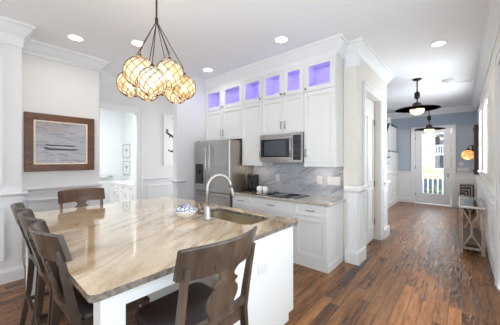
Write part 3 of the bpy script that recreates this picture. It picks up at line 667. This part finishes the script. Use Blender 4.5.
for x, y, rz, lab in ((-1.735, .66, PI / 2, 'counter stool nearest the viewer in the row along the left side'), (-2.225, .66, PI / 2, 'middle counter stool of the three in the row along the left side'),
                      (-2.71, .66, PI / 2, 'farthest counter stool of the three in the row along the left side')):
    c = copy_tree(near); c.location = (x, y, 0); c.rotation_euler = (0, 0, rz); c.scale = (1, .92, 1); c['label'] = lab
far = make_stool('counter stool coloured as warmly lit at the far end of the island facing the viewer', .5, chair_lit, (-3.25, .92, 0), 0, GR)

# ---------------------------------------------------------------- chandelier: eight shell globes in wire nets hung on cords
CX, CY = -2.27, 1.2
t = thing('chandelier', 'cluster chandelier of netted shell-glass globes over the island', 'chandelier', (CX, CY, H))
MB().lathe((CX, CY, H), [(0, -.03), (.07, -.03), (.08, -.015), (.08, 0)], 24).build('canopy', brassy, t)
MB().tube([(CX, CY, H - .03), (CX, CY, 2.87)], .009, 8).tube([(CX, CY, 2.9), (CX, CY, 2.86)], .016, 8).build('stem', brassy, t)
cF = Vector((-.657, .754, 0)); cR = Vector((.754, .657, 0))
globes = [(-.105, .80, -.13, .14), (.155, .795, -.08, .135), (-.265, .74, .02, .125), (.265, .705, .02, .115), (.04, .69, -.2, .125), (-.11, .70, .05, .118), (.15, .69, .15, .115), (.03, .79, .2, .125)]
for a, z, d, r in globes:
    c = Vector((CX, CY, 0)) + cR * a + cF * d; zc = z - .87 + 2.385
    g = MB().lathe((c.x, c.y, zc), [(max(.0, r * math.sin(PI * k / 14)) if k < 13 else r * .42, r * math.cos(PI - PI * k / 14)) for k in range(0, 14)], 24).build('globe', capiz, t)
    for p_ in g.data.polygons: p_.use_smooth = True
    net = MB(); K = 10
    for sgn in (-1, 1):
        for k in range(K):
            pts = []
            for i in range(13):
                th = PI * .06 + PI * .86 * i / 12; ph = 2 * PI * k / K + sgn * 1.25 * (i / 12) * 2
                pts.append((c.x + (r + .002) * math.sin(th) * math.cos(ph), c.y + (r + .002) * math.sin(th) * math.sin(ph), zc + (r + .002) * math.cos(th)))
            net.tube(pts, .0028, 4, False)
    net.build('wire_net', brassy, g)
    top = Vector((c.x, c.y, zc + r)); MB().lathe((top.x, top.y, top.z - .012), [(.035, 0), (.035, .012), (.022, .026), (.012, .045), (0, .046)], 16).build('cap', brassy, g)
    MB().tube([(CX, CY, 2.87), (CX + (top.x - CX) * .96, CY + (top.y - CY) * .96, 2.87 + (top.z + .06 - 2.87) * .95), (top.x, top.y, top.z + .03)], .0042, 6).build('cord', brassy, t)
    MB().lathe((c.x, c.y, zc - .02), [(0, -.03), (.02, -.022), (.028, 0), (.02, .022), (.01, .05), (0, .05)], 12).build('bulb', bulbm, g)
point('chandelier_glow', (CX, CY, 2.4), 4, (1, .88, .72), .04)

# ---------------------------------------------------------------- pictures
t = thing('framed_picture', 'brown wood framed picture of rowing boats on the left wall', 'picture', (-4.67, .92, 1.33))
mw = FX(-4.67); a0, a1, z0, z1 = .487, 1.355, 1.335, 2.185
f_ = MB(); ring(f_, mw, a0, a1, z0, z1, .1, 0, .035); f_.build('frame', framew, t, .006)
li = MB(); ring(li, mw, a0 + .1, a1 - .1, z0 + .1, z1 - .1, .022, 0, .028); li.build('liner', mat('cream_liner', rgb(232, 218, 196), .6), t)
cv = mat('painted_water', rgb(180, 178, 182), .5, coat=.6); nt = cv.node_tree; b = nt.nodes['Principled BSDF']; b.inputs['Coat Roughness'].default_value = .02
ff = noise_n(nt, stretched(nt, (1, 2.5, 22)), 1.4, 6, .8, .7); r = ramp(nt, [(.32, rgb(92, 98, 118)), (.42, rgb(140, 140, 154)), (.5, rgb(184, 174, 168)), (.58, rgb(146, 144, 154)), (.7, rgb(196, 188, 184))])
nt.links.new(ff, r.inputs[0]); nt.links.new(r.outputs[0], b.inputs['Base Color'])
cn = MB().mbox(mw, a0 + .12, a1 - .12, z0 + .12, z1 - .12, 0, .015).build('canvas', cv, t)
dk = mat('boat_dark_paint', rgb(66, 68, 70), .6); lk = mat('boat_light_paint', rgb(206, 204, 200), .6)
hull = lambda zc, l0, l1, h_: [(l0, zc + h_), (l0 + .02, zc - h_ * .4), (l0 + .08, zc - h_), (l1 - .06, zc - h_), (l1, zc + .1 * h_), (l0 + .1, zc + h_ * .25)]
MB().prism(hull(1.67, .7, 1.14, .022), mw, .0145, .017).build('painted_boat', dk, cn)
MB().prism([(.72, 1.70), (1.05, 1.68), (1.1, 1.686), (.9, 1.706)], mw, .0145, .0165).build('painted_boat', lk, cn)
MB().prism(hull(1.725, .71, 1.12, .016), mw, .0145, .0172).build('painted_boat', dk, cn)
t = thing('canvas_art', 'tall white canvas with a black bare branch right of the doorway', 'artwork', (-5.28, 3.2, 1.36))
mw = FX(-5.28); cn = MB().mbox(mw, 2.955, 3.65, 1.365, 2.575, 0, .03).build('canvas', mat('white_canvas', rgb(240, 238, 234), .8), t)
br = [[(3.0, 2.16), (3.06, 2.12), (3.12, 2.1), (3.2, 2.05), (3.27, 1.96), (3.3, 1.86)], [(3.06, 2.12), (3.05, 2.19), (3.02, 2.22)], [(3.12, 2.1), (3.1, 2.03)], [(3.06, 1.74), (3.14, 1.70), (3.22, 1.72), (3.3, 1.8)], [(3.18, 2.5), (3.25, 2.49), (3.34, 2.52)], [(3.25, 2.0), (3.27, 1.85), (3.26, 1.72)]]
for bb in br:
    q = MB()
    for i in range(len(bb) - 1): q.bar((-5.249, bb[i][0], bb[i][1]), (-5.249, bb[i + 1][0], bb[i + 1][1]), .004, .045 if i else .026, (0, -(bb[i + 1][1] - bb[i][1]), bb[i + 1][0] - bb[i][0]))
    q.build('painted_branch', mat('black_ink', rgb(30, 30, 32), .6) if 'black_ink' not in bpy.data.materials else bpy.data.materials['black_ink'], cn)

# ---------------------------------------------------------------- side room
t = thing('vanity', 'white vanity with drawers in the room beyond the doorway', 'vanity', (-6.7, 3.0, 0))
mv = FY(2.7); MB().box(-7.86, -5.8, 2.7, 3.24, .1, .84).box(-7.84, -5.8, 2.76, 3.24, 0, .1).build('body', white, t)
MB().box(-7.88, -5.78, 2.67, 3.245, .84, .875).build('countertop', mat('white_quartz', rgb(238, 238, 238), .15), t, .004)
x = -7.84
for k, (wd, kind) in enumerate(((.46, 'door'), (.28, 'drawers'), (.46, 'door'), (.46, 'door'), (.3, 'door'))):
    if kind == 'door':
        d = slab('drawer', t, mv, x, x + wd, .68, .83); handle_h(d, mv, x + wd / 2, .755, .09, .02)
        d = shaker('door', t, mv, x, x + wd, .12, .67, .05); handle_v(d, mv, x + wd - .04, .56, .09, .02)
    else:
        for z0_, z1_ in ((.12, .38), (.39, .6), (.61, .83)): d = slab('drawer', t, mv, x, x + wd, z0_, z1_); handle_h(d, mv, x + wd / 2, (z0_ + z1_) / 2, .08, .02)
    x += wd + .01
t = thing('vanity_faucet', 'small chrome faucet on the white vanity top', 'faucet', (-6.7, 3.12, .875))
MB().lathe((-6.7, 3.12, .875), [(.022, 0), (.022, .01), (.012, .02), (.012, .1), (0, .102)], 14).build('base', nickel, t)
MB().tube([(-6.7, 3.12, .96), (-6.7, 3.08, 1.0), (-6.7, 3.03, .99), (-6.7, 3.01, .96)], .009, 8).build('spout', nickel, t)
for x in (-6.78, -6.62): MB().lathe((x, 3.12, .875), [(.016, 0), (.016, .012), (.01, .04), (.014, .05), (0, .055)], 12).build('tap_handle', nickel, t)
mr = FY(3.25)
art = mat('botanical_print', rgb(226, 228, 228), .6, noise=.08, nscale=14)
for z, lab in ((1.63, 'lower small framed print on the side room wall'), (2.05, 'upper small framed print on the side room wall')):
    t = thing('framed_print', lab, 'picture', (-8.0, 3.25, z), 0, 'small framed prints in the side room'); z0 = z - .17
    z0, z1 = (1.03, 1.47) if z < 1.9 else (1.56, 2.0)
    q = MB(); ring(q, mr, -8.3, -7.78, z0, z1, .022, 0, .02); q.build('frame', mat('grey_frame', rgb(168, 170, 172), .5) if 'grey_frame' not in bpy.data.materials else bpy.data.materials['grey_frame'], t)
    sh = MB().mbox(mr, -8.28, -7.8, z0 + .02, z1 - .02, 0, .008).build('print', art, t)
    q = MB().tube([mr(-8.05, z0 + .1, .009), mr(-8.03, z0 + .2, .009), mr(-8.06, z0 + .34, .009)], .006, 6)
    for sgn in (-1, 1): q.tube([mr(-8.03, z0 + .2, .009), mr(-8.03 + sgn * .1, z0 + .28, .009)], .012, 6)
    q.build('drawn_leaf', mat('grey_ink', rgb(120, 124, 126), .6) if 'grey_ink' not in bpy.data.materials else bpy.data.materials['grey_ink'], sh)
t = thing('mirror', 'pale framed mirror above the vanity', 'mirror', (-6.9, 3.25, 1.5))
q = MB(); ring(q, mr, -7.25, -6.4, 1.2, 2.1, .05, 0, .025); q.build('frame', bpy.data.materials['grey_frame'], t)
MB().mbox(mr, -7.2, -6.45, 1.25, 2.05, 0, .01).build('mirror_glass', mat('mirror_silver', rgb(225, 230, 232), .03, 1), t)
t = thing('toilet', 'white toilet left of the vanity in the side room', 'toilet', (-8.0, 2.1, 0))
MB().lathe((-7.95, 2.1, 0), [(.11, 0), (.12, .04), (.09, .12), (.12, .26), (.19, .36), (.2, .39), (.0, .39)], 24, 1.25, .95).build('bowl', china, t)
MB().lathe((-7.95, 2.1, .39), [(.0, 0), (.205, 0), (.21, .015), (.19, .03), (0, .032)], 24, 1.25, .95).build('seat', china, t)
MB().box(-8.37, -8.18, 1.9, 2.3, .36, .74).build('tank', china, t, .02)
MB().box(-8.38, -8.17, 1.89, 2.31, .74, .77).build('tank_lid', china, t, .01)
t = thing('towel_bar', 'chrome holder with a white roll on the side room wall', 'towel bar', (-8.4, 2.6, .98))
MB().tube([(-8.4, 2.42, .99), (-8.33, 2.42, .99), (-8.32, 2.5, .99), (-8.32, 2.86, .99), (-8.33, 2.94, .99), (-8.4, 2.94, .99)], .01, 8).build('bar', pewter, t)
MB().tube([(-8.32, 2.56, .985), (-8.32, 2.86, .985)], .05, 16).build('roll', plate, t)

# ---------------------------------------------------------------- hallway fittings
def pendant(x, y, zd, label):
    t = thing('pendant_lamp', label, 'pendant lamp', (x, y, H), 0, 'hallway pendant lamps')
    MB().lathe((x, y, H), [(0, -.035), (.06, -.03), (.085, -.012), (.085, 0)], 20).build('canopy', darkm, t)
    MB().tube([(x, y, H - .03), (x, y, zd + .12)], .012, 8).build('rod', darkm, t)
    zb = (zd + H) / 2 - .03
    MB().lathe((x, y, zb), [(0, -.08), (.03, -.075), (.035, -.06), (.05, -.05), (.05, .05), (.035, .06), (.03, .075), (0, .08)], 16).build('pulley_block', darkm, t)
    s_ = MB().lathe((x, y, zd), [(.4, -.005), (.36, .01), (.22, .03), (.11, .045), (.085, .07), (.075, .12), (.03, .14), (0, .14), (0, .13), (.065, .11), (.075, .065), (.1, .035), (.22, .018), (.36, -.002), (.4, -.005)], 40).build('shade', shadem, t)
    g = MB(); n = 32; vs = []; pr = [(.09, .06), (.118, .02), (.125, -.02), (.115, -.06), (.085, -.095), (.04, -.115), (.003, -.12)]
    for r_, z in pr:
        for k in range(n): q = r_ * (1 + .03 * math.cos(16 * 2 * PI * k / n)); vs.append((x + q * math.cos(2 * PI * k / n), y + q * math.sin(2 * PI * k / n), zd + z))
    fs = [(i * n + k, i * n + (k + 1) % n, (i + 1) * n + (k + 1) % n, (i + 1) * n + k) for i in range(len(pr) - 1) for k in range(n)]
    g.add(vs, fs, True).build('glass_globe', ribbed, t)
    cg = MB()
    for k in range(8):
        a = 2 * PI * k / 8; cg.tube([(x + 1.03 * r_ * math.cos(a), y + 1.03 * r_ * math.sin(a), zd + z - .002) for r_, z in pr], .0025, 4)
    cg.build('wire_cage', brassy, t)
    MB().lathe((x, y, zd - .02), [(0, -.035), (.022, -.025), (.03, 0), (.02, .03), (0, .04)], 12).build('bulb', bulbm, t)
    point('pendant_glow', (x, y, zd - .07), 34, (1, .9, .78), .06)
pendant(-.71, 6.15, 2.57, 'dark disc-shaded pendant lamp nearer the kitchen in the hallway')
pendant(-.77, 9.35, 2.46, 'dark disc-shaded pendant lamp nearer the front door')
t = thing('wall_sconce', 'amber glass globe sconce on the dark wooden board', 'sconce', (.22, 8.95, 1.65))
MB().box(.2, .24, 8.9, 9.0, 1.72, 1.9).build('wall_plate', darkm, t)
MB().tube([(.22, 8.95, 1.84), (.17, 8.95, 1.9), (.13, 8.95, 1.87), (.13, 8.95, 1.8)], .01, 8).build('arm', darkm, t)
MB().lathe((.13, 8.95, 1.77), [(.06, 0), (.05, .03), (.02, .045), (0, .046)], 16).build('cap', darkm, t)
MB().lathe((.13, 8.95, 1.64), [(0.03, -.13), (.1, -.1), (.14, -.04), (.145, .02), (.12, .08), (.06, .13)], 24).build('glass_shade', amber, t)
point('sconce_glow', (.05, 8.85, 1.45), 3, (1, .62, .3), .06)
t = thing('wooden_board', 'tall dark wooden board hung on the far right hall wall', 'wall hanging', (.3, 8.95, 1.1))
MB().box(.24, .325, 8.72, 9.2, 1.12, 2.43).build('plank', boardw, t, .006)
MB().box(.22, .24, 8.72, 9.2, 2.3, 2.34).box(.22, .24, 8.72, 9.2, 1.2, 1.24).build('batten', boardw, t)
def hall_window(n, y0, y1, z0, z1):
    m = FXm(XR); q = MB(); ring(q, m, y0 - .08, y1 + .08, z0 - .08, z1 + .08, .08, 0, .03); ring(q, m, y0 - .085, y1 + .085, z1 + .05, z1 + .1, .02, 0, .045)
    q.mbox(m, y0 - .1, y1 + .1, z0 - .03, z0, 0, .06)
    f = struct('window_%d' % n, q, trimw, .003)
    q = MB(); ring(q, m, y0, y1, z0, z1, .045, -.06, -.02); q.mbox(m, y0 + .045, y1 - .045, (z0 + z1) / 2 - .02, (z0 + z1) / 2 + .02, -.06, -.02).build('window_sash', trimw, f)
    MB().mbox(m, y0 + .04, y1 - .04, z0 + .04, z1 - .04, -.045, -.04).build('window_pane', pane, f)
hall_window(1, 5.35, 6.13, 1.3, 2.48)
hall_window(2, 6.95, 7.75, 1.25, 2.56)
# console table
t = thing('console_table', 'weathered wood console table with Y-shaped end braces and glass top', 'table', (.13, 5.8, 0))
cx0, cx1, cy0, cy1, zt = -.04, .27, 5.2, 6.5, .76
for x in (cx0 + .03, cx1 - .02):
    for y in (cy0 + .03, cy1 - .03): MB().box(x - .022, x + .022, y - .022, y + .022, 0, zt - .03).build('leg', consw, t, .002)
for y in (cy0 + .03, cy1 - .03):
    xm_ = (cx0 + cx1) / 2; b = MB()
    b.bar((cx0 + .04, y, .09), (cx1 - .03, y, .09), .03, .03); b.bar((xm_, y, .3), (xm_, y, .48), .025, .025)
    for x in (cx0 + .045, cx1 - .035): b.bar((x, y, .1), (xm_, y, .31), .022, .022, (0, 1, 0)); b.bar((x, y, zt - .05), (xm_, y, .47), .022, .022, (0, 1, 0))
    b.build('end_brace', consw, t)
MB().box(cx0, cx1 + .01, cy0, cy1, zt - .03, zt).build('top_frame', mat('pale_top_edge', rgb(222, 218, 212), .3), t, .004)
MB().box(cx0 + .01, cx1, cy0 + .01, cy1 - .01, zt, zt + .008).build('glass_top', mat('mirrored_top', rgb(186, 196, 192), .06, .9), t)
MB().box(cx0 + .02, cx1 - .01, cy0 + .03, cy1 - .03, .13, .15).build('lower_shelf', boardw, t)
# dark rack of nested frames by the far right wall
t = thing('side_rack', 'dark wooden rack of nested square frames right of the front door', 'rack', (.1, 9.6, 0))
for k in range(4):
    h_ = .78 - .085 * k; x0, x1 = -.05 + .035 * (k > 0), .26 - .06 * k; ya = 9.3 + .03 * k; mw_ = treadw if k % 2 == 0 else boardw
    x0 = -.05
    MB().box(x0, x1, ya, 9.8, h_ - .03, h_).box(x0, x0 + .012, ya, 9.8, h_ - .085 if k < 3 else 0, h_ - .03).box(x1 - .03, x1, ya, 9.8, 0, h_ - .03).build('frame', mw_, t, .002)
MB().box(-.05, .26, 9.3, 9.8, 0, .02).build('base_board', treadw, t)

# stairs at the left of the hall
t = thing('staircase', 'white staircase with dark treads rising along the left of the hall', 'staircase', (-2.2, 7.5, 0))
for k in range(1, 10):
    z = .2 * k; y0 = 6.67 + .27 * (k - 1); y1 = y0 + .27 if k < 9 else 10.19
    MB().box(-2.74, -1.77, y0, y1, z - .2 if k > 1 else 0, z - .03).build('riser', trimw, t)
    MB().box(-2.74, -1.72, y0 - .03, y1, z - .03, z).build('tread', treadw, t, .004)
MB().tube([(-1.8, 8.95, 2.68), (-1.8, 10.15, 2.68)], .032, 10).tube([(-1.8, 8.95, 2.68), (-1.8, 6.7, 1.02)], .032, 10).build('handrail', treadw, t)
for k in range(9):
    MB().box(-1.815, -1.785, 9.1 + .12 * k, 9.13 + .12 * k, 1.8, 2.66).build('baluster', trimw, t)
for k in range(8):
    MB().box(-1.815, -1.785, 6.8 + .27 * k, 6.83 + .27 * k, .2 * (k + 1), 1.06 + .2 * k + .03).build('baluster', trimw, t)
MB().box(-1.84, -1.76, 8.98, 9.06, 1.8, 2.85).box(-1.85, -1.75, 8.97, 9.07, 2.85, 2.88).build('newel_post', trimw, t)
us = MB(); poly = [(6.67, 0)]
for k in range(1, 10): y0 = 6.67 + .27 * (k - 1); poly += [(y0, .2 * (k - 1) if k > 1 else .17), (y0, .2 * k - .03)]
poly += [(10.19, 1.77), (10.19, 0)]
us.prism(poly, FX(-1.77), 0, .02)
for a in (8.0, 8.45, 8.9, 9.35, 9.8): ring(us, FX(-1.75), a, a + .33, .25, .95, .03, 0, .014)
us.sweep([(-1.75, 6.5), (-1.75, 10.19)], BASE); us.sweep([(-1.75, 8.0), (-1.75, 10.19)], RAIL)
struct('trim_15', us, trimw)

# ---------------------------------------------------------------- outside the front door
struct('porch_floor', MB().box(-4, 3, 10.35, 12.6, -.2, -.06), mat('porch_boards', rgb(170, 168, 164), .6))
t = thing('porch_railing', 'white porch railing seen through the front door glass', 'railing', (-.8, 12.4, -.06))
MB().box(-4, 3, 12.36, 12.44, .86, .92).build('top_rail', trimw, t); MB().box(-4, 3, 12.37, 12.43, .06, .11).build('bottom_rail', trimw, t)
for k in range(28): MB().box(-2.5 + .16 * k - .025, -2.5 + .16 * k + .025, 12.375, 12.425, .11, .86).build('baluster', trimw, t)
struct('ground', MB().box(-60, 60, 12.7, 90, -3.2, -3), mat('ground_green', rgb(96, 108, 90), .9, noise=.3, nscale=1))
t = thing('white_house', 'bright white house wall at the left outside the front door', 'building', (-4.2, 21, -3))
MB().box(-7.8, -1.8, 20, 27, -3, 9).build('wall', mat('white_siding', rgb(238, 238, 236), .7), t)
MB().box(-2.05, -1.78, 19.9, 20, -3, 9).build('corner_board', trimw, t)
t = thing('grey_apartment_building', 'grey building with balconies outside the front door', 'building', (-1.2, 34, -3))
MB().box(-4.5, 4, 33, 40, -3, 4.3).build('wall', mat('grey_siding', rgb(84, 92, 102), .8), t)
for z in (-.4, 2.0):
    MB().box(-3.3, 2, 31.6, 33, z, z + .18).build('balcony_slab', trimw, t)
    r_ = MB().box(-3.3, 2, 31.6, 31.68, z + .95, z + 1.05)
    for k in range(26): r_.box(-3.3 + .2 * k, -3.26 + .2 * k, 31.6, 31.66, z + .18, z + .95)
    r_.build('balcony_railing', trimw, t)
    for x in (-2.9, -1.2, .5): MB().box(x, x + 1.1, 32.95, 33, z + .3, z + 2.0).build('window', blackg, t)
t = thing('tan_roof_house', 'low tan-roofed house outside beyond the porch railing', 'building', (-2, 18, -3))
MB().prism([(-5, .45), (1.5, .45), (-.9, .95), (-1.9, 1.3), (-5, 1.35)], FY(17.5), 0, .8).build('roof', mat('tan_roof', rgb(188, 164, 138), .8, noise=.1, nscale=2), t)
MB().box(-4.8, 1.3, 16.8, 17.5, -3, .45).build('wall', mat('dark_cars_and_shrubs', rgb(74, 84, 98), .8, noise=.6, nscale=2.5), t)  # dark mottled block standing for cars and shrubs below the roof
def shrub(x, y, z, r, lab):
    rnd = random.Random(int(x * 100)); vs = []; fs = []
    for _ in range(700):
        d = Vector((rnd.gauss(0, 1), rnd.gauss(0, 1), rnd.gauss(0, 1))).normalized() * r * rnd.uniform(.6, 1); p = Vector((x, y, z)) + d; u = Vector((rnd.gauss(0, 1), rnd.gauss(0, 1), rnd.gauss(0, 1))).normalized() * .14
        q = d.cross(u).normalized() * .07; n_ = len(vs); vs += [p - u, p + q, p + u, p - q]; fs.append((n_, n_ + 1, n_ + 2, n_ + 3))
    t = thing('shrub', lab, 'shrub', (x, y, -3)); MB().add(vs, fs).build('foliage', mat('leaf_green', rgb(96, 112, 84), .7), t)
    MB().tube([(x, y, -3), (x, y, z)], .08, 8).build('trunk', boardw, t)
shrub(-.9, 15.0, -.3, .55, 'green shrub behind the porch railing at the right of the glass')
shrub(-2.0, 15.5, -.6, .5, 'green shrub behind the porch railing at the left of the glass')
